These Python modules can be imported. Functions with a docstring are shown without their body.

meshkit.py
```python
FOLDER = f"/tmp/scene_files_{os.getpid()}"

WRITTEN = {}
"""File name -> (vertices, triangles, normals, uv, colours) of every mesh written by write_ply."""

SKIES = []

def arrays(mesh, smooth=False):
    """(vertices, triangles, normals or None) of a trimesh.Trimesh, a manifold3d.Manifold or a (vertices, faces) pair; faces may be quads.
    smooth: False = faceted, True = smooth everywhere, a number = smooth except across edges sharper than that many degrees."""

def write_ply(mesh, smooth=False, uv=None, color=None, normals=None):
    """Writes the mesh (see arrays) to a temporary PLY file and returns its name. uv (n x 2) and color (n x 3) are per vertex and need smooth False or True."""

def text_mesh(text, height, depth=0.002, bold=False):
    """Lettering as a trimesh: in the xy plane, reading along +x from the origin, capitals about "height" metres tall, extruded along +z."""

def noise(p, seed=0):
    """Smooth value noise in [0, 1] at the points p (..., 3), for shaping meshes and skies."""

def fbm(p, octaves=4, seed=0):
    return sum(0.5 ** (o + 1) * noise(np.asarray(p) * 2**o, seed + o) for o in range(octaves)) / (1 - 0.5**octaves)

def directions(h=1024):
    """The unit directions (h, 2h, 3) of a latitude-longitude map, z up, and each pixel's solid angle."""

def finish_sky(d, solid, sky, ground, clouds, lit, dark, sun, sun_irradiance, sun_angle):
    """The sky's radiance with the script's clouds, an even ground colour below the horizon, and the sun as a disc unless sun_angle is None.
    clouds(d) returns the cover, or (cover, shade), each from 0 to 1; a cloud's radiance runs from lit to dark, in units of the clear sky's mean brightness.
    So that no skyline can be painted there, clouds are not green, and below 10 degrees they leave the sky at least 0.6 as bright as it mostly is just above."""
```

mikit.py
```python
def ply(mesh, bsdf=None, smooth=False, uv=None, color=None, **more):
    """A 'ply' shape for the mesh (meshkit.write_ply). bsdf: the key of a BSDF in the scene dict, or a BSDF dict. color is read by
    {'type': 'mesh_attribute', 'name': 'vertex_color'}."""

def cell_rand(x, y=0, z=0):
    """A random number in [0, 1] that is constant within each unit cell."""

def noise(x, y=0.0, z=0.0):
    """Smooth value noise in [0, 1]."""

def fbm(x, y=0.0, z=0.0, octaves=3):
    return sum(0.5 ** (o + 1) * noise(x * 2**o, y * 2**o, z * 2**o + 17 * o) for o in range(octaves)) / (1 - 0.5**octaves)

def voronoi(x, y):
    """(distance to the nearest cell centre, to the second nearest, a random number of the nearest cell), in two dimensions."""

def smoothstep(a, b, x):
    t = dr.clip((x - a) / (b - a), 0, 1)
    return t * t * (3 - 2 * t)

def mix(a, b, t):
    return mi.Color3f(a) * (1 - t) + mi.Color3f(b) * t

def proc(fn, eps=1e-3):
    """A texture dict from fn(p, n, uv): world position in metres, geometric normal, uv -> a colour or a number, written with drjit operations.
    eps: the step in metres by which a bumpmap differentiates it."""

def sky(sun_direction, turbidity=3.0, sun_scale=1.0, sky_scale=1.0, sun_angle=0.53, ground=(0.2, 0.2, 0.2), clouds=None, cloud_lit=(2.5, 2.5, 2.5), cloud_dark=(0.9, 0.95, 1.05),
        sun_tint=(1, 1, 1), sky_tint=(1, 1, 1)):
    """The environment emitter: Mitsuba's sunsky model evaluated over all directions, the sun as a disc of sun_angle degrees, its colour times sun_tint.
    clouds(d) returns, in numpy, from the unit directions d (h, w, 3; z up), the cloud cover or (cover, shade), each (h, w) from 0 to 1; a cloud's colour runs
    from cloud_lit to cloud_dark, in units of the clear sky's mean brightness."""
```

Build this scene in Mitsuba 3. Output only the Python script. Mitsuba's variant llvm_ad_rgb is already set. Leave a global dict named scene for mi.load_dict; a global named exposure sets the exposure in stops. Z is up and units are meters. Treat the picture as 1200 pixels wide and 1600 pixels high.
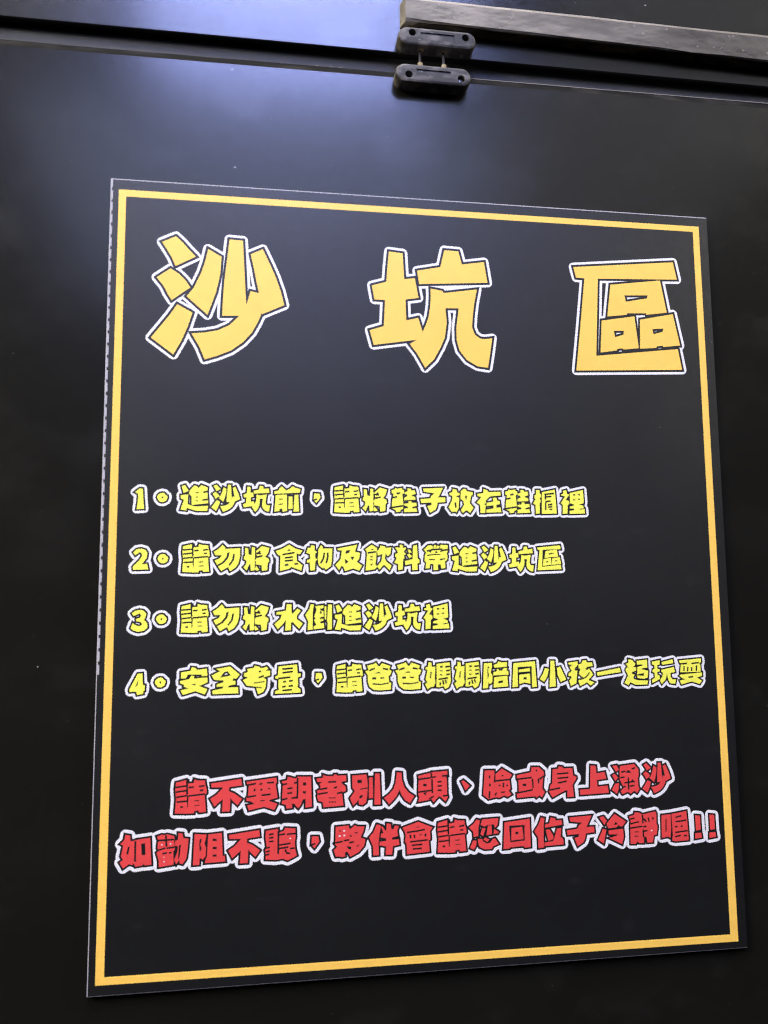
import math, random
import numpy as np
import trimesh
import mitsuba as mi
import drjit as dr
import manifold3d as m3
from shapely import Polygon, MultiPolygon, union_all, affinity, box as sbox
from shapely.geometry.polygon import orient
import mikit, meshkit
from mikit import noise, fbm, cell_rand, smoothstep, mix

T = mi.ScalarTransform4f
H0 = 1.50                       # height of the middle of the sign above the floor
scene = {"type": "scene"}
labels = {}
random.seed(7)

# ------------------------------------------------------------------ camera
CAM = np.array([-0.13951374, -0.65664977, -0.03702102 + H0])
FWD = np.array([0.15377126, 0.98115471, 0.11700354])
UP = np.array([-0.00886261, -0.1170376, 0.99308794])
scene["camera"] = {
    "type": "thinlens", "aperture_radius": 0.0010, "focus_distance": 0.95, "fov_axis": "x", "fov": math.degrees(2 * math.atan(600 / 1335.0)),
    "near_clip": 0.02, "far_clip": 40.0,
    "to_world": T().look_at(origin=CAM.tolist(), target=(CAM + FWD).tolist(), up=UP.tolist()),
}
exposure = 0.0

# ------------------------------------------------------------------ lamps: first one inferred from the glare, the rest added as fill
LAMPS = [  # x, y, z of the middle, size x, size y, radiance rgb, what tells it apart
    (-0.05, -1.05, 2.95, 0.70, 1.04, (8.4, 10.0, 22.0), "cool bluish ceiling lamp straight above the viewer"),
    (-0.10, -2.50, 2.95, 1.50, 1.60, (1.15, 1.35, 2.15), "wide dim bluish panel added unseen behind the viewer to widen the sheen"),
    (1.10, -1.65, 2.95, 1.00, 2.40, (0.40, 0.40, 0.42), "long faint panel added unseen to the right of the viewer to even the sheen"),
    (-2.30, -1.25, 2.95, 1.20, 1.20, (54, 49.5, 36.5), "large bright fill light added unseen far to the left of the sign"),
    (2.30, -0.60, 2.95, 1.20, 0.80, (36, 33, 24), "large bright fill light added unseen far to the right of the sign"),
    (-0.25, -0.52, 2.95, 1.20, 0.36, (21, 19.3, 15), "narrow fill light added unseen close to the wall above the bar"),
]
GLYPHS = {
'請': ('95,-405 96,-459 -115,-459 -431,-440 -403,-70 -432,211 -426,267 -424,244 -129,270 -127,193 -422,160 -416,111 -126,143 -123,57 -105,57 -100,-95 -392,-111 -389,-160 -98,-145 -92,-292 -69,-293 -60,9 -105,57 -73,58 -83,388 -80,359 85,376 80,422 89,424 93,471 188,439 389,424 403,295 428,235 447,82 396,40 393,81 -62,43 -58,-6 388,30 426,-431 237,-446 213,-387;-110,54 -407,20 -402,-29 -104,5;-283,-245 -282,-300 -207,-304 -208,-248;87,236 82,285 -59,272 -54,222;230,239 383,264 376,313 222,289;250,185 252,135 347,138 345,188;225,-101 90,-109 91,-137 225,-136;246,-256 246,-228 100,-240 100,-259|-128,443 -134,443 -131,319 -423,294 -412,397 -131,461', ''),
'不': ('403,433 429,254 70,217 60,104 216,39 433,-123 303,-293 158,-158 102,-74 90,-448 -131,-450 -105,-100 -340,-301 -461,-86 -285,24 -97,216 -430,229 -443,336', ''),
'要': ('-378,-448 -428,-305 -212,-279 -296,-228 -309,-204 -453,-175 -442,-93 -430,-81 -427,-106 -174,-74 -181,-25 -406,-53 -386,232 -177,262 -184,311 -419,278 -418,265 -433,273 -446,344 400,430 413,287 377,253 439,-129 210,-179 198,-213 428,-294 344,-468 54,-361;-8,300 -86,293 -81,244 -4,250;329,278 327,327 133,318 135,268;-23,-21 -19,-71 235,-51 231,-1;-242,147 -241,71 -195,70 -196,145;2,137 -58,140 -58,88 2,85;222,110 222,148 159,150 159,112;-56,-212 70,-206 69,-177 -68,-184', ''),
'朝': ('232,-197 159,-206 98,-358 25,-450 -49,-375 -85,-315 -159,-312 -146,-430 -316,-447 -329,-340 -451,-299 -432,-216 -277,-189 -285,-140 -433,-165 -439,-134 -418,207 -292,223 -298,272 -427,256 -453,318 -295,347 -283,442 -198,427 -137,401 -22,385 -21,293 -103,281 -96,232 -20,243 -19,51 -32,-123 -173,-134 -169,-184 -36,-174 -37,-185 12,-189 31,49 28,396 -11,396 -2,432 391,417 416,-419 232,-435;-140,100 -146,149 -290,134 -284,84;-284,-46 -152,-33 -157,17 -289,3;249,178 249,264 158,268 158,182;158,-42 244,-45 244,21 158,25', ''),
'著': ('407,421 414,264 244,234 294,213 306,172 393,108 405,-12 307,-60 301,-27 139,-56 148,-105 271,-83 293,-116 329,-428 -252,-451 -277,-307 -400,-266 -437,-122 -414,-68 -409,-107 -125,-68 -132,-19 -414,-57 -437,10 -362,48 -360,27 -137,54 -143,104 -347,79 -338,149 -375,198 -276,259 -424,260 -461,357 -264,374 -264,458 -152,418 46,410 59,458 133,455 145,418;63,54 150,75 139,123 52,103;120,224 120,274 -115,273 -115,223;99,-220 99,-191 -96,-183 -96,-212;-97,-327 111,-335 111,-304 -97,-296', ''),
'別': ('42,53 -178,29 -171,-5 39,19 15,-253 -11,-372 -111,-440 -223,-411 -235,-267 -273,-337 -386,-440 -484,-233 -334,-35 -408,52 -419,402 7,422 31,252;-132,275 -262,280 -262,186 -132,181;-202,-249 -115,-229 -109,-147 -202,-172|80,335 190,331 198,-249 70,-255|259,437 393,432 420,-438 227,-442', ''),
'人': ('44,433 54,237 128,16 253,-135 417,-250 287,-439 136,-348 49,-223 -25,-51 -103,-217 -206,-334 -333,-449 -483,-262 -318,-148 -202,-19 -137,148 -96,450', ''),
'頭': ('-138,-372 -471,-419 -431,-299 -456,-262 -462,-164 -68,-132 -67,-182 -18,-181 -22,222 -71,221 -68,-128 -72,-82 -465,-115 -450,197 -75,230 -77,259 -63,259 -61,239 81,253 76,303 -40,291 -42,406 -83,405 -74,411 416,437 424,329 257,315 261,266 391,276 335,256 400,241 403,-245 272,-257 277,-307 420,-293 428,-310 349,-441 184,-288 146,-286 -11,-450 -74,-350;242,110 239,159 115,152 118,102;116,-17 245,-10 242,40 113,32;117,-90 119,-139 242,-135 240,-85;-6,-253 -148,-320 -127,-365 15,-298;-209,15 -208,88 -310,92 -311,19;-259,-250 -206,-150 -309,-163|-460,323 -100,395 -91,400 -89,278 -452,247', ''),
'、': ('-97,148 95,-19 -38,-148 -162,114', ''),
'臉': ('-90,-377 -340,-428 -502,-299 -438,401 -149,396 -140,254 -154,255 -167,46 -118,42 -116,63 321,87 342,-160 283,-195 372,-322 238,-391 147,-338 -12,-405;-269,251 -319,253 -321,169 -271,168;-261,-60 -259,16 -316,19 -318,-58;-276,-199 -325,-194 -346,-402 -297,-407;-19,-69 31,-71 32,-25 -18,-23;219,-32 218,-79 268,-81 269,-34;182,-221 40,-230 57,-265 149,-269;101,34 97,-102 147,-103 151,33;-71,-267 -113,-241 -162,-317 -121,-344|-105,252 -140,254 89,444 401,251 326,137 -113,113;105,262 51,210 154,216', ''),
'或': ('244,108 189,105 203,-45 238,-34 259,96 300,63 328,112 369,135 332,-187 409,-290 310,-447 233,-382 137,-452 99,-401 -459,-428 -469,-304 -441,-295 -438,-310 42,-237 34,-188 -402,-254 -405,65 -423,88 11,119 7,169 -446,137 -454,228 -13,299 18,448 245,439 388,309 398,197 235,115;25,-187 66,-164 61,97 8,111;-164,-31 -275,-27 -277,-94 -166,-98;183,317 184,372 142,373 140,318', ''),
'身': ('293,377 313,162 406,121 418,70 289,-113 317,-464 114,-468 108,-255 -96,-335 -356,-461 -470,-282 -454,-255 -452,-270 -109,-219 -117,-170 -438,-218 -411,-98 -355,-50 -328,361 -153,368 -137,442 -16,425 9,374;165,260 -199,244 -197,194 168,211;163,80 161,130 -182,118 -180,68;-171,-72 113,-28 106,22 -179,-22', ''),
'上': ('43,413 62,185 323,226 370,22 68,-5 73,-206 402,-181 434,-396 -479,-422 -487,-272 -161,-260 -120,431', ''),
'潑': ('-208,265 -320,219 -423,387 -284,408|-350,157 -245,39 -346,-59 -448,110|-467,-319 -349,-134 -225,-126 -246,-290 -307,-438|132,-456 53,-390 -130,-458 -194,-367 -80,-270 -18,-257 -28,-208 -103,-224 -194,-39 -197,189 -175,378 283,425 415,268 420,90 388,-11 391,-239 429,-316 340,-439 247,-372;82,260 -11,167 194,169;-57,-150 52,-141 53,-328 102,-328 102,-136 289,-120 285,-71 244,-74 208,-16 165,-81 102,-86 102,27 52,27 52,-91 -62,-100;2,198 -7,247 -160,219 -151,170;201,252 327,291 313,338 186,300;-178,61 -175,11 -36,21 -40,71;119,-258 272,-233 264,-184 111,-209', ''),
'如': ('-24,306 22,327 400,366 451,-355 267,-368 220,-309 210,-365 16,-389 -32,-296 -65,-340 -157,-312 -314,-417 -409,-254 -308,-191 -379,-97 -318,195 -399,234 -288,342 -273,478 -142,449 -127,300;-19,-253 31,-252 27,294 -23,294;-182,-57 -141,157 -191,148 -233,-36;181,-91 284,-85 265,224 162,217', ''),
'勸': ('-148,416 -197,413 -191,309 -385,305 -415,391 -289,431 -208,416 -138,436 49,381 74,288 62,277 62,313 -142,309|-379,-6 -183,43 -195,91 -378,44 -397,81 -381,256 -189,259 -180,102 -130,105 -139,260 51,263 79,12 33,-32 52,-387 -352,-434 -355,-263 -418,-43;64,106 -156,87 -152,38 68,57;-130,-82 -141,-33 -265,-59 -255,-107;-81,-98 -3,-81 -13,-33 -92,-49|200,-269 121,-379 61,-262 149,-37 159,100 77,127 84,253 155,272 164,456 281,439 306,311 447,293 418,-74 386,-256 295,-388 213,-361;165,-256 212,-178 239,137 188,126', '-300,187 -254,184 -253,143 -299,145|-69,198 -18,196 -17,154 -68,157|-233,-160 -200,-162 -200,-194 -232,-192|-235,-274 -189,-276 -188,-313 -234,-310'),
'阻': ('-158,-296 -241,-235 -250,-429 -425,-432 -392,406 -62,379 -73,298 -113,127 -69,33 -77,-197;-190,274 -249,261 -258,111 -236,-92 -191,16 -230,110|466,-375 -98,-391 -76,-278 -42,-222 -15,377 362,405 393,-221 452,-224;220,254 111,260 112,195 221,189;223,-33 223,35 114,40 115,-27;118,-230 221,-235 221,-173 117,-168', ''),
'聽': ('185,303 187,253 431,267 436,184 412,68 425,-143 473,-310 353,-373 208,-436 63,-382 -129,-407 -417,-380 -408,-273 -406,-284 -313,-268 -321,-219 -407,-234 -431,-124 -419,-101 -289,-74 -300,-25 -389,-45 -383,-33 -421,225 -410,400 -61,442 -55,383 -81,383 -83,-248 -33,-248 -33,-126 233,-98 228,-48 -33,-76 -32,-32 294,2 288,52 -32,18 -32,248 136,268 130,317 -32,298 -32,331 108,387 132,457 423,431 429,317;-190,286 -197,335 -322,317 -315,268;-314,172 -196,190 -204,239 -321,221;-320,123 -314,74 -197,87 -202,136;-415,-149 -407,-198 -290,-179 -298,-130;280,-225 182,-198 171,-126 122,-133 134,-216 157,-212 178,-267 270,-276;277,-93 282,-142 415,-130 410,-81', '254,183 307,181 307,143 254,146'),
'，': ('111,34 -29,-143 -96,-69 4,-36 -12,11 -117,-24 -102,186 81,177', ''),
'夥': ('398,-153 249,-311 1,-429 -85,-283 -146,-291 -147,-409 -233,-428 -344,-399 -417,-407 -478,-228 -380,-138 -442,-55 -210,-17 -218,32 -440,-4 -428,29 -415,419 -45,438 -8,329 141,441 216,402 415,393 389,275 301,89 449,34;-24,16 -29,65 -184,52 -180,2;220,209 220,245 135,249 135,213;-14,125 46,122 46,165 -14,168;102,9 -32,-18 -22,-67 112,-40;163,-130 215,-161 267,-106;27,-241 27,-158 -101,-124 -60,-201;-317,279 -273,277 -272,315 -317,317', '-203,326 -139,323 -139,276 -203,279|-334,186 -275,183 -275,135 -335,138|-201,196 -142,193 -142,146 -201,148'),
'伴': ('-146,158 -173,-79 -168,-424 -330,-427 -341,-166 -451,77 -325,214 -223,436 -99,394|-49,368 25,257 55,232 65,446 190,429 201,285 264,270 303,376 429,358 390,252 351,206 377,217 400,84 224,45 223,-15 424,-13 435,-168 247,-195 219,-431 31,-422 46,-197 -153,-151 -140,-57 48,-42 48,29 -114,61 -101,167 -30,188 -99,358', ''),
'會': ('-373,85 -409,195 -471,305 -1,452 429,276 351,171 360,-58 309,-91 329,-404 -342,-442 -350,-143 -400,-105;-2,173 197,199 191,249 -7,222 -341,190 -337,140;274,-46 -248,-80 -245,-130 278,-95;113,-215 111,-165 -196,-176 -194,-226;-172,-334 96,-321 94,-272 -175,-285;15,326 -64,294 2,281;-205,4 -214,98 -264,93 -255,-1;-138,-6 -89,-2 -95,92 -145,88;39,91 48,57 96,71 86,105;235,110 185,111 184,29 234,28', ''),
'您': ('-481,219 -336,322 -243,439 -140,410 -197,182 -202,-36 -344,-54 -354,92|221,272 65,267 -1,221 -130,276 -74,432 422,446 391,252 310,171 274,282|208,248 215,-8 45,-24 96,249|-80,189 24,172 -59,-43 -136,9|267,2 284,147 425,56 397,8|-272,-299 -340,-417 -455,-363 -360,-150 -256,-167|-63,-188 65,-267 170,-236 224,-142 303,-121 416,-285 245,-349 204,-420 -16,-421 -170,-353 -207,-254 -217,-120 -87,-127|133,-149 66,-219 -49,-141 5,-83', ''),
'回': ('173,-352 -234,-369 -261,-404 -444,-407 -398,346 381,422 396,-387 211,-403;218,252 -256,249 -230,-228 218,-196|179,-152 -197,-176 -187,178 150,199;-71,-1 18,-5 20,61 -70,65', ''),
'位': ('-198,-113 -195,-420 -368,-436 -371,-130 -485,47 -346,237 -260,443 -155,413 -187,230|178,399 189,336 377,340 393,204 -150,142 -139,240 0,259 2,320 32,430|108,-103 91,-201 -57,-243 -126,75 -6,86|355,107 333,-139 411,-204 419,-364 -175,-384 -172,-286 95,-255 147,-130 221,101', ''),
'子': ('322,429 176,137 134,102 391,102 398,-59 127,-84 94,-231 50,-327 -143,-441 -241,-202 -106,-172 -89,-86 -452,-106 -474,31 -124,64 -107,138 17,231 -357,285 -380,398', ''),
'冷': ('-436,356 -299,387 -196,258 -282,137|-490,-288 -328,27 -220,-3 -319,-407|287,61 206,77 180,116 95,45 -151,32 -214,159 58,446 417,205;145,128 89,212 11,119|311,-2 328,-240 264,-448 -136,-255 139,-186 113,-155 -145,-143 -154,-31', ''),
'靜': ('54,-268 -15,-275 -15,-129 98,-117 93,-68 -15,-79 -15,-51 -65,-51 -65,-276 -24,-276 -29,-277 -37,-451 -202,-443 -240,-391 -299,-463 -463,-455 -454,-12 -453,-22 -67,13 -71,63 -453,28 -444,124 -440,103 -168,156 -177,205 -439,154 -433,192 -449,242 -302,262 -309,311 -461,290 -458,271 -481,345 -314,387 -297,462 -146,443 -52,388 366,458 404,381 390,105 428,28 388,-221 290,-242 253,-440 73,-444;-19,259 -20,376 -69,375 -68,124 -18,125 -19,227 57,147 93,181 1,278;-194,-104 -328,-98 -330,-128 -195,-134;-201,-258 -200,-226 -334,-220 -336,-252;187,167 155,291 107,279 139,154;282,208 327,230 292,302 247,280;-45,-5 72,9 66,59 -51,44', '202,-72 257,-75 255,-120 200,-117'),
'喔': ('-174,-343 -255,-301 -451,-329 -432,336 -132,356 -139,-93;-312,222 -326,-152 -286,-141 -268,220|-87,-271 -104,360 384,427 406,59 421,-434 -13,-451 -123,-420;222,271 211,319 7,272 18,224;20,97 372,134 366,184 15,146;-15,-4 -5,-53 76,-36 67,12;225,25 170,-18 200,-57 255,-14;402,-180 397,-131 -13,-167 -8,-217;-13,-342 173,-308 164,-259 -21,-293;265,-281 272,-330 376,-315 369,-266', ''),
'!': ('-175,268 -170,-150 -326,-168 -329,288|-358,-243 -161,-239 -141,-379 -367,-406', ''),
'1': ('240,279 334,267 356,-69 390,-390 149,-406 183,-155 191,97 82,151', ''),
'。': ('18,-154 -41,-166 -117,-153 -178,-92 -212,-14 -189,71 -123,125 -48,143 26,129 73,65 114,46 124,-10 93,-103;-65,-37 -19,-37 -21,14 -66,13', ''),
'2': ('122,289 255,317 403,276 472,166 449,0 293,-192 466,-179 505,-357 32,-370 16,-274 224,-55 300,83 285,165 218,193 87,96 23,193', ''),
'3': ('125,256 269,296 403,267 484,172 460,50 423,-31 517,-127 534,-276 430,-369 246,-408 100,-365 7,-297 68,-122 149,-190 269,-232 360,-179 318,-98 172,-69 170,12 289,38 326,119 272,174 89,94 35,176', ''),
'4': ('425,-73 490,-88 481,-261 429,-273 444,-352 249,-388 220,-281 25,-290 10,-210 259,276 403,286;193,-140 268,-75 277,81', ''),
'進': ('-376,142 -435,373 -326,411 -208,215|394,231 252,200 264,146 391,173 423,-187 -110,-249 -115,33 -207,130 -160,258 -25,401 63,374 108,313 194,419 402,336;15,144 113,146 113,177 14,176;16,29 17,-2 94,-2 93,30;95,-100 18,-101 19,-132 96,-131;230,-60 239,-115 412,-85 402,-30|43,-444 -259,-349 -271,-433 -462,-407 -359,-83 -455,-42 -462,71 -225,102 -234,-222 -14,-296 424,-272 394,-441', ''),
'前': ('69,315 182,417 282,361 438,319 424,198 -425,150 -425,236 -284,267 -270,324 -186,412 -58,299 -44,270|-168,-348 -253,-348 -253,-420 -421,-450 -382,114 -9,132 1,-418 -154,-447;-274,-11 -274,-46 -147,-44 -147,-10;-135,-167 -273,-186 -273,-217 -135,-204|185,-344 38,-360 50,70 175,71|368,137 397,-428 213,-444 240,121', ''),
'將': ('-103,-391 -234,-407 -247,-189 -290,-219 -364,-408 -474,-293 -392,-205 -377,-74 -464,-32 -448,70 -419,85 -426,347 -322,334 -303,130 -215,117 -199,380 -97,352|354,-8 367,-110 323,-154 306,-387 130,-418 118,-229 -72,-202 -71,-100 -100,-71 -47,13 155,56 144,110 -32,73 -47,141 2,137 10,130 16,136 96,131 99,186 63,189 90,218 48,255 -7,193 -60,197 -68,235 123,413 372,343 326,167 237,49|46,-375 -59,-411 -102,-333 -58,-245', ''),
'鞋': ('-98,350 -39,336 -41,219 -100,203 -66,-177 -72,-225 -80,-179 -470,-245 -456,-35 -441,39 -281,74 -293,128 -429,98 -409,200 -468,213 -467,331 -378,346 -348,406 -275,377 -112,409;-185,262 -306,237 -295,183 -174,207|-165,-353 -181,-412 -328,-428 -342,-355 -467,-301 -73,-234 -83,-309|198,383 212,325 331,341 359,209 225,163 233,134 342,106 356,3 -38,-16 -37,72 76,132 62,176 -26,204 -11,263 78,294 80,397|207,-42 221,-101 384,-99 397,-202 234,-247 248,-291 381,-275 409,-407 -49,-425 -47,-308 86,-278 86,-234 -40,-191 -39,-133 103,-117 104,-44', ''),
'放': ('-204,375 -176,271 -101,257 -102,183 -239,137 -113,94 -142,-276 -220,-424 -294,-380 -385,-411 -501,-250 -377,-12 -359,151 -448,179 -462,253 -356,284 -339,403;-230,-67 -286,-73 -268,-250 -213,-244|128,394 157,320 368,293 366,204 305,158 254,-94 387,-241 261,-434 128,-332 5,-437 -68,-334 57,-141 14,-8 -75,50 -55,317 38,408;166,166 78,147 126,8', ''),
'在': ('-250,417 -99,359 -85,300 349,320 364,186 -28,152 -168,16 -179,-88 -247,-119 -181,-148 -209,-430 -376,-431 -384,-150 -504,-62 -333,118 -468,161 -482,235 -262,268|215,110 228,5 319,-8 332,-113 194,-144 206,-248 344,-217 370,-395 -163,-414 -161,-311 99,-264 87,-160 -152,-192 -149,-73 90,-26 78,108', ''),
'櫃': ('-247,-428 -387,-444 -392,-129 -484,-85 -386,81 -431,110 -413,216 -366,231 -360,397 -236,398 -225,263 -179,248 -182,143 -245,112 -216,68 -187,-7 -236,-68|374,-422 -170,-442 -145,324 325,421 357,-31;195,205 5,184 7,224 293,257 286,312 -64,271 -58,216 -49,217 -54,62 1,60 3,128 202,150;11,-30 165,-13 159,42 -19,22 -16,-5 -44,-4 -54,-305 2,-307;226,-120 215,-66 46,-101 57,-155;66,-233 222,-208 213,-153 57,-178;108,-301 213,-300 215,-255 109,-256', ''),
'裡': ('-154,-87 -215,-117 -235,-419 -408,-435 -396,-119 -473,-60 -307,184 -447,212 -446,257 -367,273 -379,379 -252,411 -226,275 -148,246 -280,63 -178,34|356,-142 368,-232 210,-249 225,-285 399,-247 409,-413 -157,-433 -154,-328 20,-296 6,-251 -150,-237 -132,-177 26,-130 12,-100 -128,-56 -130,307 362,419 378,10 375,-51 200,-98;-3,266 -5,214 74,215 76,267;249,275 177,274 175,232 248,232;67,49 69,88 -10,87 -11,48;160,71 241,72 243,108 161,107', ''),
'勿': ('-55,351 -71,309 419,338 417,58 369,-166 261,-320 91,-422 35,-291 -191,-416 -295,-260 -99,-152 37,16 76,192 7,183 -19,44 -154,-124 -321,-217 -406,-68 -251,-4 -170,99 -376,99 -432,211 -269,323 -147,449;73,-255 217,-68 250,147 195,142 161,-54 53,-208', ''),
'食': ('277,-82 461,-223 419,-407 81,-280 39,-336 -282,-420 -271,87 -355,115 -426,242 -202,328 22,456 220,329 460,258 376,130 263,159;14,305 -56,246 85,252;-206,151 -196,97 197,162 188,217;138,75 -126,39 -118,-16 146,21;145,-84 139,-29 -125,-60 -118,-115;-12,-240 -12,-175 -121,-195 -115,-257;190,-162 197,-217 324,-200 316,-145', ''),
'物': ('-257,444 -144,430 -129,259 -44,216 -115,159 -115,-25 -67,3 -67,-54 -115,-124 -129,-394 -285,-407 -299,-139 -398,-139 -384,-54 -285,-11 -299,145 -418,187 -362,358 -271,344|141,388 127,331 455,331 439,-53 410,-252 240,-380 183,-309 126,-337 -2,-224 -39,-25 -21,117 -16,288 70,445;88,-175 181,-6 216,183 162,193 128,13 39,-148;221,-155 275,-168 325,28 325,188 270,189 269,35', ''),
'及': ('357,-25 270,-110 456,-239 354,-410 154,-339 -133,-424 -176,-281 -247,-253 -319,-395 -447,-224 -275,-25 -231,261 -360,275 -374,332 288,462 214,219 387,190;48,281 -88,261 -102,158 18,187;193,52 64,52 126,-59;-109,-182 -6,-110 -137,-11', ''),
'飲': ('-126,-368 -430,-411 -382,147 -396,234 -439,305 -221,464 -33,349 -57,234 -71,-53 -96,-196 -24,-282;-355,157 -74,195 -81,250 -363,212;-273,41 -189,41 -189,76 -273,76;-280,-25 -280,-59 -190,-59 -190,-24;-275,-196 -223,-248 -188,-176;-155,286 -207,326 -251,277|229,408 258,350 448,379 416,148 328,76 299,91 256,177 225,4 282,-111 456,-240 381,-398 194,-211 33,-383 -32,-254 108,-82 139,148 -12,90 -40,234 54,349 69,436', ''),
'料': ('-157,453 -143,351 -69,380 -41,337 -130,221 -43,149 -132,91 -89,19 -148,-24 -166,-370 -327,-398 -325,-197 -456,-139 -366,19 -425,48 -423,149 -321,192 -421,365 -333,380 -260,366 -259,467|410,-53 408,-154 335,-168 346,-385 155,-399 158,-183 -77,-226 -90,-82 175,-24 196,425 329,469 352,5|157,202 51,184 3,294 91,300|75,164 161,63 58,5 -14,135', ''),
'帶': ('307,-328 159,-343 146,-212 43,-198 54,-386 -109,-400 -105,-198 -224,-183 -241,-328 -388,-342 -356,-140 -414,-82 -396,121 -351,194 -438,295 -288,441 -184,455 -122,414 -120,339 -97,339 -87,440 -65,456 -16,462 -13,354 10,354 14,454 68,412 109,441 111,341 -188,323 -186,298 -206,307 -210,297 -339,276 -331,221 -238,236 -248,214 -198,191 -162,269 177,290 122,245 156,202 217,251 218,246 401,274 360,151 389,93 372,-53 297,-96;-322,121 -323,81 -71,121 137,113 137,145 -70,156;-58,-24 -274,-18 -236,-59 -59,-64;283,-35 298,11 105,-18 119,-58;-47,230 -32,176 42,197 27,250|396,457 405,286 398,330 216,301 213,347 135,343 147,465', ''),
'水': ('108,435 117,170 151,128 304,294 416,223 291,57 291,-54 487,-196 362,-375 138,-136 96,-191 97,-413 -98,-425 -71,-78 -168,-216 -334,-380 -445,-213 -266,-49 -197,90 -378,105 -392,175 -73,227 -46,436', ''),
'倒': ('-190,-394 -359,-420 -345,-114 -443,68 -303,277 -261,430 -149,415 -191,164|162,301 49,274 63,217 162,203 175,20 49,-6 49,-62 161,-49 161,-119 48,-146 77,-202 175,-189 189,-357 -162,-395 -162,-311 -64,-228 -120,-172 -148,-88 -92,-33 -148,10 -92,163 -64,261 -120,359 162,399;43,120 105,119 105,189 43,190|196,362 258,362 252,-92 204,-64|317,426 445,411 443,-402 288,-414 302,-177 280,-149', ''),
'安': ('55,428 83,360 403,395 420,165 246,155 232,209 -195,213 -241,98 -406,94 -409,289 -104,337 -79,444|-88,184 24,160 -6,88 421,119 436,-37 171,-152 426,-251 349,-424 53,-310 -343,-421 -412,-273 -267,-236 -156,-225 -322,-154 -296,-101 -429,-58 -436,22 -153,70;10,-130 84,-78 -70,-90', ''),
'全': ('444,185 337,52 243,67 216,0 311,-15 312,-123 97,-159 84,-212 394,-206 405,-408 -411,-416 -426,-308 -91,-235 -78,-182 -280,-191 -281,-110 -80,-47 -67,6 -296,25 -377,40 -446,176 -179,306 -314,376 130,448;160,164 51,301 -57,263 -176,103', ''),
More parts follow.
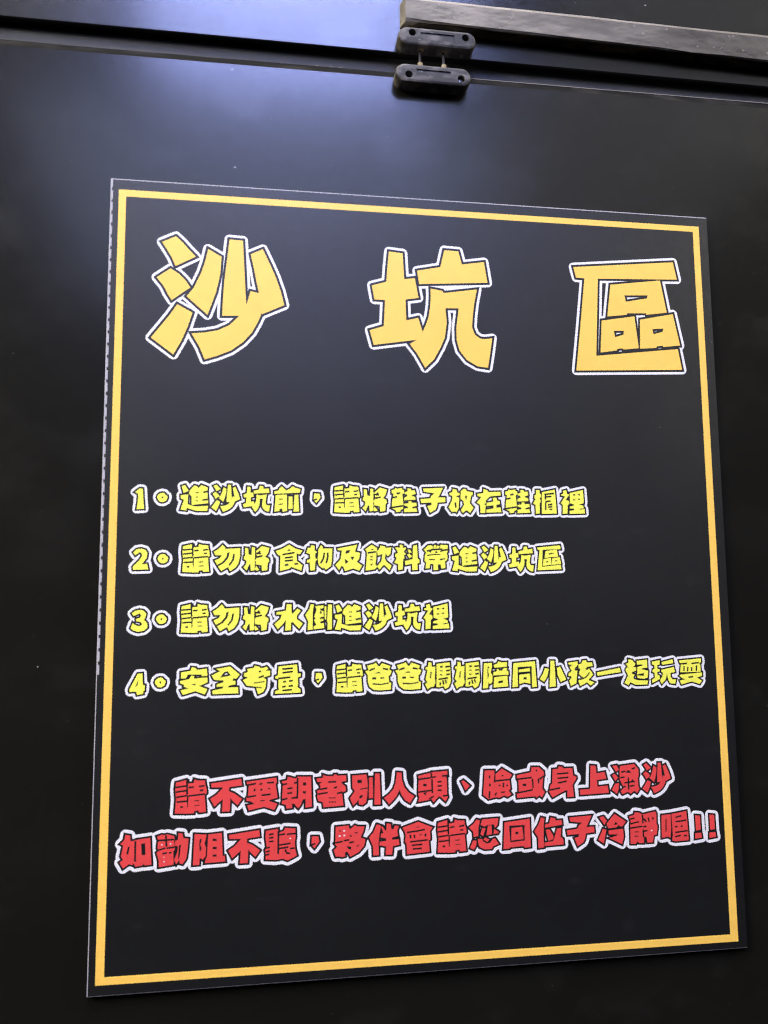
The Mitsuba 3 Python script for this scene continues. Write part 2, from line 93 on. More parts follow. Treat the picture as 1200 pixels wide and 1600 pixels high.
'考': ('110,376 246,400 301,427 356,357 261,277 412,302 413,138 194,75 290,18 278,-226 197,-386 34,-450 -35,-246 142,-263 155,-236 -335,-171 -459,7 -297,85 -433,128 -420,223 -298,261 -326,357 -109,393 -82,461 55,431;127,254 111,307 43,286 59,233;250,-68 249,-35 -110,-82 -105,-114;43,98 62,46 217,103 198,155', ''),
'量': ('406,-428 -433,-449 -420,-368 -297,-317 -325,-234 -313,6 62,40 57,95 -334,60 -330,15 -422,40 -423,108 -340,133 -314,419 279,477 308,189 405,187 405,91 308,52 322,-167 295,-248 392,-319;144,384 -198,357 -193,302 149,328;150,219 144,274 -187,242 -181,187;-161,-107 -68,-90 -78,-36 -171,-53;23,-29 30,-84 152,-68 144,-13;-89,-191 -199,-216 -187,-270 -77,-245;152,-229 145,-174 10,-193 17,-248;-194,-324 -191,-379 123,-359 119,-304', ''),
'爸': ('320,254 405,211 361,72 303,46 316,-149 387,-178 370,-400 28,-420 -199,-401 -340,-301 -396,-134 -394,60 -478,214 -365,239 -420,393 -192,445 -121,485 -36,358 7,371 79,467 364,365;-333,207 -150,273 -169,325 -351,259;120,316 108,262 277,225 288,279;39,134 -24,186 -172,133;-119,7 -244,10 -245,-57 -120,-59;151,-43 152,2 20,4 20,-40;-226,-231 44,-248 301,-210 316,-166 58,-210 -246,-181', ''),
'媽': ('-384,201 -456,245 -440,300 -367,327 -351,467 -249,451 -237,311 -115,322 -141,-70 -115,-210 -190,-349 -277,-347 -394,-428 -478,-245 -390,-191 -461,-91;-240,148 -283,149 -310,-58 -269,-59|-75,406 378,454 411,-166 334,-360 216,-428 145,-328 -16,-366 -97,-351 -75,-71;45,275 139,284 133,340 40,330;221,327 226,272 385,288 379,343;32,193 31,162 128,160 128,191;383,162 376,217 247,199 254,145;110,20 111,65 38,67 38,22;244,73 252,18 381,35 373,90;301,-35 -26,-79 -19,-133 308,-90;5,-298 59,-308 78,-205 24,-195;101,-138 134,-284 188,-272 155,-126;242,-119 189,-136 225,-247 278,-229', ''),
'陪': ('-163,-231 -253,-300 -311,-242 -316,-426 -493,-436 -444,397 -162,407 -165,279 -214,95 -157,-5;-308,140 -263,286 -313,282 -332,112 -323,-120 -270,-3|181,415 361,426 357,269 -91,241 -104,334 32,389 63,459|51,204 100,137 189,144 236,229 371,226 338,141 398,126 409,-2 -127,-11 -125,94 10,134 -9,196|384,-385 -123,-416 -99,-77 364,-30;44,-284 199,-256 216,-180 40,-207', ''),
'同': ('228,267 -269,248 -273,-406 -468,-416 -416,379 348,437 393,-421 221,-432|-229,76 -227,161 166,211 162,97|165,-317 -29,-270 -226,-322 -217,-10 160,26;-75,-172 37,-174 39,-97 -72,-95', ''),
'小': ('36,439 68,-422 -160,-445 -100,441|-306,201 -170,170 -224,-73 -351,-270 -499,-167 -388,-12|120,207 243,234 441,-201 240,-283 141,-51', ''),
'孩': ('-257,131 -197,86 -148,100 -197,-331 -400,-426 -454,-239 -374,-155 -372,-97 -479,-81 -460,5 -351,75 -422,220 -312,290 -450,293 -462,365 -124,402 -128,287|46,428 170,441 213,353 383,364 408,234 207,209 127,123 234,107 267,164 384,3 412,-55 252,-225 281,-254 448,-316 305,-428 187,-310 -63,-434 -133,-246 -59,-216 -41,-236 168,-154 297,-1 277,34 133,-122 60,-156 -103,-31 -42,141 -107,186 -97,301 12,328', ''),
'一': ('382,157 423,11 -435,-102 -446,14', ''),
'起': ('-292,443 -137,411 -94,337 -33,292 -68,205 -132,177 -8,160 -22,44 -172,3 -174,-55 -66,-86 -116,-143 -120,-230 19,-277 410,-299 373,-430 -51,-435 -250,-344 -317,-444 -454,-368 -317,-110 -403,66 -385,124 -304,181 -393,284 -282,326|398,416 400,138 226,127 162,99 427,35 400,-197 272,-238 22,-204 1,-116 261,-136 266,-34 12,-88 40,174 231,214 217,258 28,247 18,379', ''),
'玩': ('-137,247 -233,219 -224,87 -145,86 -148,13 -245,-15 -233,-103 -156,-148 -146,-250 -437,-390 -447,-273 -334,-217 -341,-42 -418,-11 -398,76 -333,104 -343,221 -421,252 -432,340 -129,393|348,414 373,281 -42,230 -70,319|382,149 421,-28 244,-54 253,-200 312,-275 446,-277 399,-437 210,-404 153,-286 116,-80 58,-284 -91,-427 -149,-309 -56,-165 -25,-48 -87,-18 -83,55', ''),
'耍': ('334,261 377,204 379,-38 -389,-40 -350,218 -115,236 -119,291 -375,273 -388,277 -415,366 406,425 414,292 334,265 331,306 40,282 45,227 335,251;-203,163 -259,168 -274,-2 -219,-7;-85,-17 -65,129 -119,137 -140,-10;16,-9 72,-12 79,129 24,132;204,188 193,-7 248,-10 259,185|-377,-120 426,-62 420,-180 224,-235 410,-342 324,-457 25,-363 -363,-457 -420,-324 -195,-285 -336,-238 -427,-163;-89,-192 -83,-247 91,-227 85,-172', ''),
'沙': ('-318,436 -177,290 -318,212 -342,272 -414,387|-294,157 -246,110 -211,58 -340,-42 -395,58 -446,121 -351,193|-225,-232 -264,-332 -321,-441 -477,-323 -350,-150 -300,-70 -194,-128|-4,168 -32,32 -90,-140 -237,-9 -188,57 -138,172 -113,251 -92,354 4,300|154,431 183,-52 210,52 271,39 210,332 296,375 391,166 429,55 453,-42 293,-118 289,-103 265,-177 224,-257 161,-331 78,-395 -15,-438 -105,-468 -140,-382 -198,-280 -111,-271 -17,-251 66,-208 133,-136 12,-142 25,124 58,434', ''),
'坑': ('-202,179 -125,192 -99,46 -194,30 -191,-123 -104,-100 -73,-204 -26,-85 -14,1 -11,120 76,107 85,91 333,130 311,26 291,-156 311,-207 348,-234 386,-237 439,-228 402,-448 324,-439 250,-398 195,-329 175,-255 174,-161 194,-18 97,-20 104,-126 88,-240 54,-316 6,-402 -58,-465 -114,-365 -169,-295 -117,-262 -426,-312 -455,-206 -354,-172 -343,18 -419,19 -437,122 -332,153 -311,379 -212,371|65,284 95,412 200,409 225,312 390,339 413,184 -93,149 -107,248', ''),
'區': ('-433,-406 -341,298 -409,300 -428,381 398,461 425,327 -231,301 -269,-290 404,-214 430,-372|-7,33 -165,13 -131,259 283,313 326,65 157,40 152,52 -2,45;-10,134 168,168 173,192 -18,183|-48,-225 -98,-231 -99,-243 -233,-264 -214,-20 55,24 81,-218 -46,-235;-34,-91 -118,-94 -110,-143 -41,-120|424,-186 282,-203 280,-193 229,-199 227,-211 91,-223 102,0 376,55;207,-107 286,-84 292,-61 199,-68', ''),
}
TITLES = {
'沙': '-18921,24700 -18397,24155 -19945,23301 -20219,23954 -20606,24601 -21005,25211 -19946,25740 -19446,25280|-19684,22708 -19163,22190 -18778,21629 -20187,20533 -20502,21035 -20796,21622 -21351,22316 -20316,23098|-18929,18468 -19361,17376 -19980,16199 -21695,17481 -21065,18316 -20300,19364 -19752,20230 -18585,19599|-16504,22818 -16807,21341 -17137,20355 -17445,19472 -19061,20902 -18527,21618 -17976,22861 -17702,23730 -17465,24846 -16418,24256|-14772,25685 -14632,23287 -14533,21455 -14454,20423 -14151,21560 -13486,21422 -13691,22355 -13874,23329 -14154,24608 -13208,25072 -12648,23890 -12171,22805 -11753,21595 -11490,20540 -13240,19713 -13287,19869 -13343,19562 -13549,19067 -14005,18199 -14690,17387 -15602,16690 -16624,16232 -17608,15897 -17996,16835 -18637,17943 -17674,18043 -16651,18267 -15740,18728 -15000,19511 -16323,19450 -16280,20639 -16186,22347 -15978,24195 -15821,25720',
'坑': '-1817,23189 -947,23333 -652,21671 -1733,21488 -1691,19741 -708,20000 -355,18815 -49,19525 174,20179 317,21156 359,21807 349,22511 1329,22365 1433,22185 4243,22632 3999,21441 3832,20238 3770,19369 3994,18784 4418,18478 4849,18442 5446,18542 5252,17271 5028,16027 4149,16135 3303,16607 2678,17386 2460,18236 2449,19311 2573,20181 2674,20944 1570,20913 1655,19708 1472,18410 1084,17538 539,16557 -189,15841 -824,16984 -1443,17778 -860,18153 -4363,17586 -4685,18790 -3539,19179 -3414,21352 -4281,21364 -4480,22533 -3295,22896 -3210,24002 -3059,25475 -1928,25377|1204,24386 1552,25853 2739,25812 3020,24706 4896,25020 5159,23250 -582,22842 -747,23973',
'區': '12592,16080 13098,19995 13592,24081 12858,24098 12644,25017 21630,25936 21925,24408 14785,24111 14377,17403 21694,18263 21981,16466|17221,21069 15502,20846 15882,23640 20374,24247 20848,21428 19005,21151 18954,21284 17284,21207;17192,22211 19132,22598 19180,22871 17103,22768|16782,18136 16234,18070 16228,17937 14771,17693 14976,20466 17904,20966 18176,18213 16800,18026;16930,19662 16017,19623 16107,19072 16858,19326|21908,18584 20369,18389 20351,18500 19794,18433 19764,18298 18288,18162 18408,20698 21389,21317;19557,19473 20413,19733 20474,20005 19464,19916',
}

# ------------------------------------------------------------------ helpers
def number(key):
    if key not in USED:
        USED.add(key)
        return key
    k = 1
    while f"{key}_{k:03d}" in USED:
        k += 1
    USED.add(f"{key}_{k:03d}")
    return f"{key}_{k:03d}"


USED = set()


def put(key, mesh, bsdf, smooth=False, **more):
    key = number(key)
    scene[key] = mikit.ply(mesh, bsdf, smooth=smooth, **more)
    return key


def hexa(x0, x1, yz0, yz1=None):
    """A prism along x between the yz outline at x0 and the one at x1."""
    yz1 = yz0 if yz1 is None else yz1
    n = len(yz0)
    v = [(x0, y, z) for y, z in yz0] + [(x1, y, z) for y, z in yz1]
    c = len(v)
    v += [(x0, *np.mean(yz0, axis=0)), (x1, *np.mean(yz1, axis=0))]
    f = []
    for i in range(n):
        j = (i + 1) % n
        f += [(i, j, n + j), (i, n + j, n + i), (c, j, i), (c + 1, n + i, n + j)]
    m = trimesh.Trimesh(np.array(v, float), np.array(f), process=False)
    if m.volume < 0:
        m.invert()
    return m


def rounded_box(lo, hi, r, seg=12):
    lo, hi = np.array(lo) + r, np.array(hi) - r
    pts = []
    for a in (lo[0], hi[0]):
        for b in (lo[1], hi[1]):
            for c in (lo[2], hi[2]):
                pts.append(m3.Manifold.sphere(r, seg).translate((a, b, c)))
    return m3.Manifold.batch_hull(pts)


def polys(g):
    if g.is_empty:
        return []
    return [p for p in getattr(g, "geoms", [g]) if p.geom_type == "Polygon" and p.area > 1e-8]


def printed(g, y_front, y_back):
    """A thin printed layer: the outline g (x, z on the sign) from depth y_front to y_back."""
    ms = []
    for p in polys(g):
        m = trimesh.creation.extrude_polygon(p, 1.0, engine="earcut")
        v = m.vertices
        y = y_back + (y_front - y_back) * v[:, 2]
        ms.append(trimesh.Trimesh(np.c_[v[:, 0], y, v[:, 1] + H0], m.faces, process=False))
    m = trimesh.util.concatenate(ms)
    if m.volume < 0:
        m.invert()
    return m


# ------------------------------------------------------------------ materials
def bs(key, d):
    scene[key] = {"type": "twosided", "bsdf": d}


def rgb(*c):
    return {"type": "rgb", "value": list(c)}


def specks(x, z, cell, share, rmin, rmax, seed):
    """Sparse round specks: 1 inside, 0 outside."""
    cx, cz = dr.floor(x / cell), dr.floor(z / cell)
    r = rmin + (rmax - rmin) * cell_rand(cx, cz, seed + 3)
    px = (cx + 0.25 + 0.5 * cell_rand(cx, cz, seed + 1)) * cell
    pz = (cz + 0.25 + 0.5 * cell_rand(cx, cz, seed + 2)) * cell
    d = dr.sqrt(dr.square(x - px) + dr.square((z - pz) * 1.5))
    on = dr.select(cell_rand(cx, cz, seed) < share, mi.Float(1.0), mi.Float(0.0))
    return on * (1 - smoothstep(r * 0.6, r, d))


def panel_colour(p, n, uv):
    base = mix((0.0058, 0.0055, 0.0046), (0.0074, 0.0070, 0.0059), fbm(p.x * 9, p.y * 9, p.z * 9, 3))
    dust = specks(p.x, p.z, 0.045, 0.10, 0.0004, 0.0011, 11)
    fine = specks(p.x, p.z, 0.012, 0.035, 0.0002, 0.0005, 41)
    smear = smoothstep(0.62, 0.80, fbm(p.x * 22 + 4, 3.0, p.z * 31, 4)) * 0.002
    return mix(base + smear, (0.30, 0.29, 0.28), dr.minimum(dust + fine * 0.55, 1.0))


def panel_rough(p, n, uv):
    smudge = smoothstep(0.45, 0.75, fbm(p.x * 14 + 9, 1.0, p.z * 17, 4))
    return 0.190 + 0.05 * smudge + 0.02 * noise(p.x * 400, 0.0, p.z * 400)


bs("mat_panel", {"type": "principled", "base_color": mikit.proc(panel_colour), "roughness": mikit.proc(panel_rough), "specular": 0.75})
bs("mat_edge", {"type": "principled", "base_color": mikit.proc(lambda p, n, uv: mix((0.006, 0.0058, 0.0052), (0.020, 0.0185, 0.016), smoothstep(0.45, 0.8, fbm(p.x * 40, p.y * 60, p.z * 120, 4)))),
                "roughness": 0.8, "specular": 0.08})
bs("mat_recess", {"type": "principled", "base_color": mikit.proc(lambda p, n, uv: mix((0.030, 0.030, 0.030), (0.075, 0.073, 0.070), fbm(p.x * 25, p.y * 25, p.z * 160, 4))),
                  "roughness": 0.6, "specular": 0.3})
bs("mat_dust", {"type": "principled", "base_color": rgb(0.22, 0.20, 0.17), "roughness": 0.9, "specular": 0.2})


def face_colour(p, n, uv):
    base = mix((0.0030, 0.0034, 0.0044), (0.0040, 0.0044, 0.0056), fbm(p.x * 30, 0.0, p.z * 30, 3))
    dust = specks(p.x, p.z, 0.055, 0.10, 0.0002, 0.0006, 71)
    scuff = smoothstep(0.70, 0.84, fbm(p.x * 46 + 7, 5.0, p.z * 74 + 3, 4)) * 0.0022
    return mix(base + scuff, (0.25, 0.24, 0.24), dust * 0.7)


def face_rough(p, n, uv):
    return 0.42 + 0.05 * fbm(p.x * 12 + 3, 2.0, p.z * 12, 3)


def ink(key, col, var=0.06):
    lo = [c * (1 - var) for c in col]
    bs(key, {"type": "principled", "base_color": mikit.proc(lambda p, n, uv: mix(lo, col, fbm(p.x * 60, 0.0, p.z * 60, 2))), "roughness": 0.45, "specular": 0.5})


bs("mat_face", {"type": "principled", "base_color": mikit.proc(face_colour), "roughness": mikit.proc(face_rough), "specular": 0.6})
ink("mat_white_ink", (0.64, 0.635, 0.68))
ink("mat_gold_ink", (0.77, 0.478, 0.092))
ink("mat_yellow_ink", (0.72, 0.71, 0.088))
ink("mat_red_ink", (0.60, 0.050, 0.052))
bs("mat_foam", {"type": "principled", "base_color": rgb(0.34, 0.33, 0.365), "roughness": 0.8, "specular": 0.2})


def bar_colour(p, n, uv):
    streak = fbm(p.x * 26, p.y * 60, p.z * 90, 4)
    blotch = fbm(p.x * 60 + 5, p.y * 60, p.z * 80, 4)
    c = mix((0.100, 0.089, 0.074), (0.205, 0.184, 0.155), smoothstep(0.25, 0.75, streak))
    c = mix(c, (0.075, 0.066, 0.055), smoothstep(0.52, 0.78, blotch) * 0.65)
    c = mix(c, c * 0.30, smoothstep(0.02, 0.30, p.x + 0.10 * (fbm(p.x * 30, p.y * 40, p.z * 60 + 2, 3) - 0.5)))      # darker to the right: light falloff put into the colour, with some grime
    return mix(c, (0.42, 0.37, 0.30), smoothstep(0.74, 0.80, fbm(p.x * 230, p.y * 230, p.z * 230, 3)) * 0.25 + smoothstep(0.30, 0.60, n.z) * 0.22)


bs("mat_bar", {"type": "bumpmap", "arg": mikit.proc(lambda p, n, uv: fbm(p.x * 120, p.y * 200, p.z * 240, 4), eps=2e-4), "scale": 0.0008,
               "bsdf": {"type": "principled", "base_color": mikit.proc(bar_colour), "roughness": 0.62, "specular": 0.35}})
bs("mat_grime", {"type": "principled", "base_color": mikit.proc(lambda p, n, uv: mix((0.020, 0.016, 0.011), (0.10, 0.075, 0.045), smoothstep(0.45, 0.8, fbm(p.x * 70, p.y * 120, p.z * 120, 4)))),
                 "roughness": 0.9, "specular": 0.2})


def hinge_colour(p, n, uv):
    dust = smoothstep(0.42, 0.78, fbm(p.x * 110, p.y * 110, p.z * 150, 4))
    scratch = smoothstep(0.70, 0.80, fbm(p.x * 240, p.y * 60, p.z * 900, 3)) * 0.10
    return scratch + mix((0.026, 0.025, 0.026), (0.105, 0.098, 0.092), dust) + smoothstep(0.25, 0.85, n.z) * mi.Color3f(0.36, 0.33, 0.30) * (0.5 + 0.5 * fbm(p.x * 200, p.y * 200, p.z * 200, 3))


bs("mat_hinge", {"type": "principled", "base_color": mikit.proc(hinge_colour), "roughness": 0.58, "specular": 0.22})
bs("mat_hole", {"type": "principled", "base_color": rgb(0.006, 0.006, 0.006), "roughness": 0.8, "specular": 0.1})
bs("mat_brass", {"type": "principled", "base_color": rgb(0.20, 0.16, 0.09), "roughness": 0.65, "metallic": 0.4})
bs("mat_pin", {"type": "principled", "base_color": rgb(0.012, 0.010, 0.008), "roughness": 0.7, "metallic": 0.1})
bs("mat_screw", {"type": "principled", "base_color": rgb(0.55, 0.54, 0.52), "roughness": 0.35, "metallic": 0.9})
bs("mat_lamp_case", {"type": "principled", "base_color": rgb(0.75, 0.75, 0.75), "roughness": 0.5})

# ------------------------------------------------------------------ unseen lamps outside the picture, all but the first added for their light
for x, y, z, sx, sy, col, text in LAMPS:
    key = number("unseen_lamp")
    q = trimesh.Trimesh([(x - sx / 2, y - sy / 2, z), (x + sx / 2, y - sy / 2, z), (x + sx / 2, y + sy / 2, z), (x - sx / 2, y + sy / 2, z)], [(0, 2, 1), (0, 3, 2)], process=False)
    scene[key + "__diffuser"] = mikit.ply(q, "mat_lamp_case", emitter={"type": "area", "radiance": rgb(*col)})
    b = trimesh.creation.box((sx + 0.06, sy + 0.06, 0.06))
    b.apply_translation((x, y, z + 0.034))
    scene[key + "__case"] = mikit.ply(b, "mat_lamp_case")
    labels[key] = {"label": text, "category": "ceiling lamp", "group": "ceiling lamps over the sign"}

# ------------------------------------------------------------------ the door that carries the sign, the panel above it
YP = 0.004                       # front of both black panels
DX0, DX1 = -0.62, 0.70


def door_top(x):                 # the door hangs a touch out of level
    return 0.4098 + 0.0060 * x


def door_yz(x):
    t = door_top(x) + H0
    return [(YP, H0 - 0.75), (YP, t), (YP + 0.021, t), (YP + 0.021, H0 - 0.75)]


put("hinged_panel__panel", hexa(DX0, DX1, door_yz(DX0), door_yz(DX1)), "mat_panel")


def edge_yz(x):                  # matt edge strip, chamfered towards the front
    t = door_top(x) + H0
    return [(YP + 0.0003, t), (YP + 0.0042, t + 0.0074), (YP + 0.0205, t + 0.0074), (YP + 0.0205, t)]


put("hinged_panel__edge_strip", hexa(DX0, DX1, edge_yz(DX0), edge_yz(DX1)), "mat_edge")
labels["hinged_panel"] = {"label": "glossy black door panel with the notice fixed on it, below the gap", "category": "door"}
labels["hinged_panel__edge_strip"] = {"label": "matt dark strip along the top edge of the door"}

put("wall_panel__sheet", rounded_box((DX0, YP, H0 + 0.4325), (DX1, YP + 0.0085, H0 + 0.80), 0.0007, 8), "mat_panel", smooth=30)
put("wall_panel__backing_strip", trimesh.creation.box(bounds=[(DX0, YP + 0.0086, H0 + 0.4185), (DX1, YP + 0.0330, H0 + 0.5)]), "mat_recess")
labels["wall_panel"] = {"label": "glossy black panel above the gap, behind the grimy bar", "category": "panel"}
labels["wall_panel__backing_strip"] = {"label": "dull grey strip deep in the gap between the two black panels"}

# dust lying along the top edge of the door
rng = np.random.default_rng(5)
for k in range(26):
    x = rng.uniform(-0.02, 0.32) if k > 6 else rng.uniform(-0.33, -0.03)
    t = door_top(x) + H0 + 0.0074
    r = rng.uniform(0.0003, 0.0008)
    m = trimesh.creation.icosphere(1, 1.0)
    m.apply_scale((r * rng.uniform(1, 3.5), r, r * rng.uniform(0.5, 0.9)))
    m.apply_translation((x, YP + rng.uniform(0.0040, 0.006), t))
    if k == 0:
        crumbs = []
    crumbs.append(m)
crumbs.append(hexa(0.045, 0.33, [(YP + 0.0040, door_top(0.045) + H0 + 0.0074), (YP + 0.0040, door_top(0.045) + H0 + 0.0079), (YP + 0.0060, door_top(0.045) + H0 + 0.0078), (YP + 0.0060, door_top(0.045) + H0 + 0.0074)],
                   [(YP + 0.0040, door_top(0.33) + H0 + 0.0074), (YP + 0.0040, door_top(0.33) + H0 + 0.0079), (YP + 0.0060, door_top(0.33) + H0 + 0.0078), (YP + 0.0060, door_top(0.33) + H0 + 0.0074)]))
put("dust", trimesh.util.concatenate(crumbs), "mat_dust")
labels["dust"] = {"label": "pale dust and crumbs along the top edge of the door", "category": "dust", "kind": "stuff"}

# ------------------------------------------------------------------ the grimy bar on the upper panel
BY = YP - 0.012


def bar_yz(x, grow=0.0):
    lo = 0.4546 - 0.0195 * max(x, 0) + H0
    hi = 0.4762 - 0.0045 * x + H0
    c = 0.0012
    return [(YP, lo + 0.0005), (YP, hi), (BY + 0.0020, hi), (BY, hi - 0.0032), (BY, lo + c), (BY + c, lo)]


xs = np.concatenate([[-0.0125], np.linspace(0.0, 0.72, 25)])
parts = []
rings = []
rngb = np.random.default_rng(3)
for i, x in enumerate(xs):
    ring = np.array(bar_yz(x))
    ring[4:, 1] += rngb.normal(0, 0.00035, 2)
    ring[2:4, 1] += rngb.normal(0, 0.0002, 2)
    rings.append(np.c_[np.full(6, x), ring])
v = np.concatenate(rings)
# the near end is cut at a slant: its back edge reaches further left
v[[0, 1], 0] -= 0.0060
v[[2, 3, 4, 5], 0] -= 0.0030
f = []
for i in range(len(xs) - 1):
    for j in range(6):
        a, b = i * 6 + j, i * 6 + (j + 1) % 6
        f += [(a, b, b + 6), (a, b + 6, a + 6)]
for s in (0, (len(xs) - 1) * 6):
    f += [(s, s + k, s + k + 1) if s else (s, s + k + 1, s + k) for k in range(1, 5)]
bar = trimesh.Trimesh(v, f, process=False)
if bar.volume < 0:
    bar.invert()
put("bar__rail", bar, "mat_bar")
put("bar__grime", hexa(-0.012, 0.72, [(BY + 0.0024, 0.4545 + H0), (YP + 0.0002, 0.4541 + H0), (YP + 0.0002, 0.4551 + H0), (BY + 0.0024, 0.4551 + H0)],
                       [(BY + 0.0024, 0.4403 + H0), (YP + 0.0002, 0.4399 + H0), (YP + 0.0002, 0.4410 + H0), (BY + 0.0024, 0.4411 + H0)]), "mat_grime")
labels["bar"] = {"label": "grimy grey-brown bar running right along the upper black panel", "category": "bar"}
labels["bar__grime"] = {"label": "dark brown dirt caked under the bar"}

# ------------------------------------------------------------------ the hinge
HF = YP - 0.0135                 # front of the hinge leaves


def stadium(x0, x1, z0, z1, r):
    return sbox(x0 + r, z0 + r, x1 - r, z1 - r).buffer(r, quad_segs=8)


def slab(g, y0, y1):
    """manifold of the outline g between depth y0 (front) and y1."""
    cs = m3.CrossSection([np.array(orient(g).exterior.coords)[:-1]])
    return cs.extrude(abs(y1 - y0)).rotate((90, 0, 0)).translate((0, y1, H0))


def leaf(x0, x1, z0, z1, holes, r=0.0078):
    body = slab(stadium(x0, x1, z0, z1, r), HF + 0.0022, YP)
    front = slab(stadium(x0 + 0.0022, x1 - 0.0022, z0 + 0.0022, z1 - 0.0022, r - 0.0022), HF, HF + 0.0001)
    rim = slab(stadium(x0, x1, z0, z1, r), HF + 0.0022, HF + 0.0023)
    mid = slab(stadium(x0 + 0.0007, x1 - 0.0007, z0 + 0.0007, z1 - 0.0007, r - 0.0007), HF + 0.0006, HF + 0.0007)
    m = body + m3.Manifold.batch_hull([front, mid, rim])
    for hx, hz in holes:
        m -= slab(Polygon([(hx + 0.0031 * math.cos(a), hz + 0.0031 * math.sin(a)) for a in np.linspace(0, 2 * math.pi, 25)[:-1]]), HF - 0.001, HF + 0.0085)
    cx = (x0 + x1) / 2
    m -= slab(sbox(cx - 0.0145, (z0 + z1) / 2 - 0.0030, cx + 0.0145, (z0 + z1) / 2 + 0.0036), HF - 0.001, HF + 0.0009)
    return m


U = (-0.0222, 0.0442, 0.4318, 0.4476, [(-0.0104, 0.4424), (0.0350, 0.4419)])
L = (-0.0247, 0.0392, 0.3990, 0.4140, [(-0.0138, 0.4048), (0.0307, 0.4048)])
put("hinge__leaf", leaf(*U), "mat_hinge", smooth=28)
put("hinge__leaf", leaf(*L), "mat_hinge", smooth=28)
labels["hinge__leaf"] = {"label": "upper leaf of the hinge, on the panel above the gap"}
labels["hinge__leaf_001"] = {"label": "lower leaf of the hinge, on the door below the gap"}
for nm, hh in (("leaf", U[4]), ("leaf_001", L[4])):
    for hx, hz in hh:
        c = trimesh.creation.cylinder(0.00305, 0.0004, sections=24)
        c.apply_transform(trimesh.transformations.rotation_matrix(math.pi / 2, (1, 0, 0)))
        c.apply_translation((hx, HF + 0.0082, hz + H0))
        put(f"hinge__{nm}__hole", c, "mat_hole")
s = trimesh.creation.uv_sphere(0.0027, count=[12, 20])
s.apply_scale((1, 0.55, 1))
s = s.slice_plane((0, 0.0004, 0), (0, -1, 0))
slot_cut = trimesh.creation.box((0.0042, 0.0005, 0.0007))
slot_cut.apply_transform(trimesh.transformations.rotation_matrix(0.6, (0, 1, 0)))
slot_cut.apply_translation((0, -0.00135, 0))
s.apply_translation((L[4][1][0], HF + 0.0045, L[4][1][1] + H0))
slot_cut.apply_translation((L[4][1][0], HF + 0.0045, L[4][1][1] + H0))
put("hinge__screw", s, "mat_screw", smooth=40)
put("hinge__screw__slot", slot_cut, "mat_hole")
for px in (-0.0030, 0.0172):
    c = trimesh.creation.cylinder(0.0012, 0.030, sections=20)
    c.apply_translation((px, HF + 0.0068, 0.4215 + H0))
    k = put("hinge__pin", c, "mat_pin", smooth=35)
    low = trimesh.creation.cylinder(0.0022, 0.0058, sections=20)
    low.apply_translation((px, HF + 0.0058, 0.4161 + H0))
    high = trimesh.creation.cylinder(0.0027, 0.0012, sections=20)
    high.apply_translation((px + 0.0006, HF + 0.0062, 0.43155 + H0))
    put(k + "__bushing", low, "mat_brass", smooth=35)
    put(k + "__bushing", high, "mat_brass", smooth=35)
labels["hinge"] = {"label": "dusty black plastic hinge with two leaves and brass pins bridging the gap", "category": "hinge"}
labels["hinge__screw"] = {"label": "bright screw head in the right hole of the lower leaf"}
labels["hinge__pin"] = {"label": "left pin of the hinge with a brass bushing at each end"}
labels["hinge__pin_001"] = {"label": "right pin of the hinge with a brass bushing at each end"}

# ------------------------------------------------------------------ the sign
SX, SZ = 0.25, 0.302             # half width, half height
put("notice_sign__backing_board", rounded_box((-SX, 0.0004, H0 - SZ), (SX, YP, H0 + SZ), 0.0003, 8), "mat_foam")
# the black printed sheet stops short of the board's edges; down the left edge it is nicked at even steps
pts = [(SX - 0.0001, SZ - 0.0010), (SX - 0.0001, -SZ + 0.0006)]
pts += [(-SX + 0.0007, -SZ + 0.0006), (-SX + 0.0007, -0.080)]
z = -0.080
while z < SZ - 0.012:
    pts += [(-SX + 0.0021, z), (-SX + 0.0021, z + 0.0073), (-SX + 0.0010, z + 0.0075), (-SX + 0.0010, z + 0.0096)]
    z += 0.0096
pts += [(-SX + 0.0018, z), (-SX + 0.0018, SZ - 0.0010)]
put("notice_sign__printed_face", printed(Polygon(pts).buffer(0), 0.0, 0.0005), "mat_face")
frame = Polygon([(-0.2436, 0.2930), (0.2420, 0.2930), (0.2425, -0.2965), (-0.2445, -0.2945)]).difference(Polygon([(-0.2380, 0.2875), (0.2364, 0.2880), (0.2360, -0.2910), (-0.2385, -0.2893)]))
put("notice_sign__border", printed(frame, -0.0002, 0.0002), "mat_gold_ink")


def decode(s, k):
    out = []
    for g in s.split("|"):
        rings = [[tuple(int(c) * k for c in p.split(",")) for p in r.split()] for r in g.split(";")]
        rings = [r for r in rings if len(r) > 2]
        if rings:
            out.append(Polygon(rings[0], rings[1:]).buffer(0))
    return union_all(out)


def outlined(fill, dark, total):
    return fill.buffer(total, quad_segs=6).difference(fill.buffer(dark, join_style="mitre", mitre_limit=1.8)).buffer(0)


for n, ch in enumerate("沙坑區"):
    fill = decode(TITLES[ch], 1e-5)
    k = put("notice_sign__title_character", printed(outlined(fill, 0.00185, 0.0039), -0.0002, 0.0002), "mat_white_ink")
    put(k + "__fill", printed(fill, -0.0002, 0.0002), "mat_gold_ink")
    labels[k] = {"label": f"large gold character with white outline, {('first', 'second', 'third')[n]} of the heading"}

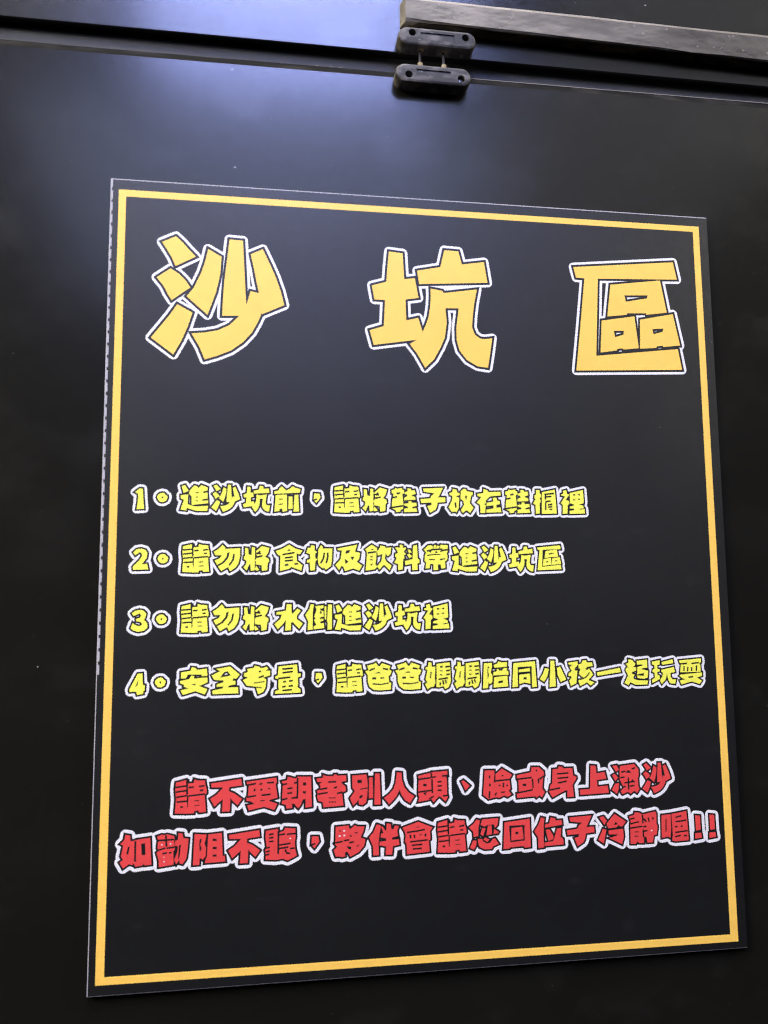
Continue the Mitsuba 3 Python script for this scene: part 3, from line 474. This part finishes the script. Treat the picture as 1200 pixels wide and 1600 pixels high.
LINES = [
    ("rule_line", "1。進沙坑前，請將鞋子放在鞋櫃裡", -0.1815, 0.0511, 0.02314, 2, "mat_yellow_ink"),
    ("rule_line", "2。請勿將食物及飲料帶進沙坑區", -0.1802, 0.0049, 0.02312, 2, "mat_yellow_ink"),
    ("rule_line", "3。請勿將水倒進沙坑裡", -0.1804, -0.0400, 0.02312, 2, "mat_yellow_ink"),
    ("rule_line", "4。安全考量，請爸爸媽媽陪同小孩一起玩耍", -0.1802, -0.0862, 0.02317, 2, "mat_yellow_ink"),
    ("warning_line", "請不要朝著別人頭、臉或身上潑沙", -0.1811, -0.1688, 0.02582, 0, "mat_red_ink"),
    ("warning_line", "如勸阻不聽，夥伴會請您回位子冷靜喔!!", -0.2195, -0.2058, 0.02585, 0, "mat_red_ink"),
]
ORD = ("first", "second", "third", "fourth")
for n, (kind, text, x0, z0, pitch, lead, mat) in enumerate(LINES):
    red = kind == "warning_line"
    fills, dots, x = [], [], x0 - lead * pitch
    for i, ch in enumerate(text):
        shape, dot = GLYPHS[ch]
        place = lambda g: affinity.affine_transform(g, [pitch, 0, 0, pitch, x, z0 - (0.0009 if red and n == 5 and i > 10 else 0)])
        fills.append(place(decode(shape, 1e-3)))
        if dot:
            dots.append(place(decode(dot, 1e-3)).buffer(-0.00012, join_style="mitre"))
        x += pitch * (0.47 if ch == "!" else 1.0)
    white = outlined(union_all(fills), 0.00140 if red else 0.00125, 0.0036 if red else 0.0031)
    if dots:
        white = union_all([white] + dots)
    k = put("notice_sign__" + kind, printed(white, -0.0002, 0.0002), "mat_white_ink")
    labels[k] = {"label": f"{'red' if red else 'yellow'} lettering with white outline, {ORD[n - 4 if red else n]} {'warning' if red else 'numbered'} line"}
    for f_ in fills:
        d_ = union_all(dots).buffer(0) if dots else None
        put(k + "__character", printed(f_.difference(d_) if d_ is not None else f_, -0.0002, 0.0002), mat)
labels["notice_sign"] = {"label": "black sign with yellow border and yellow and red Chinese lettering on the door", "category": "sign"}
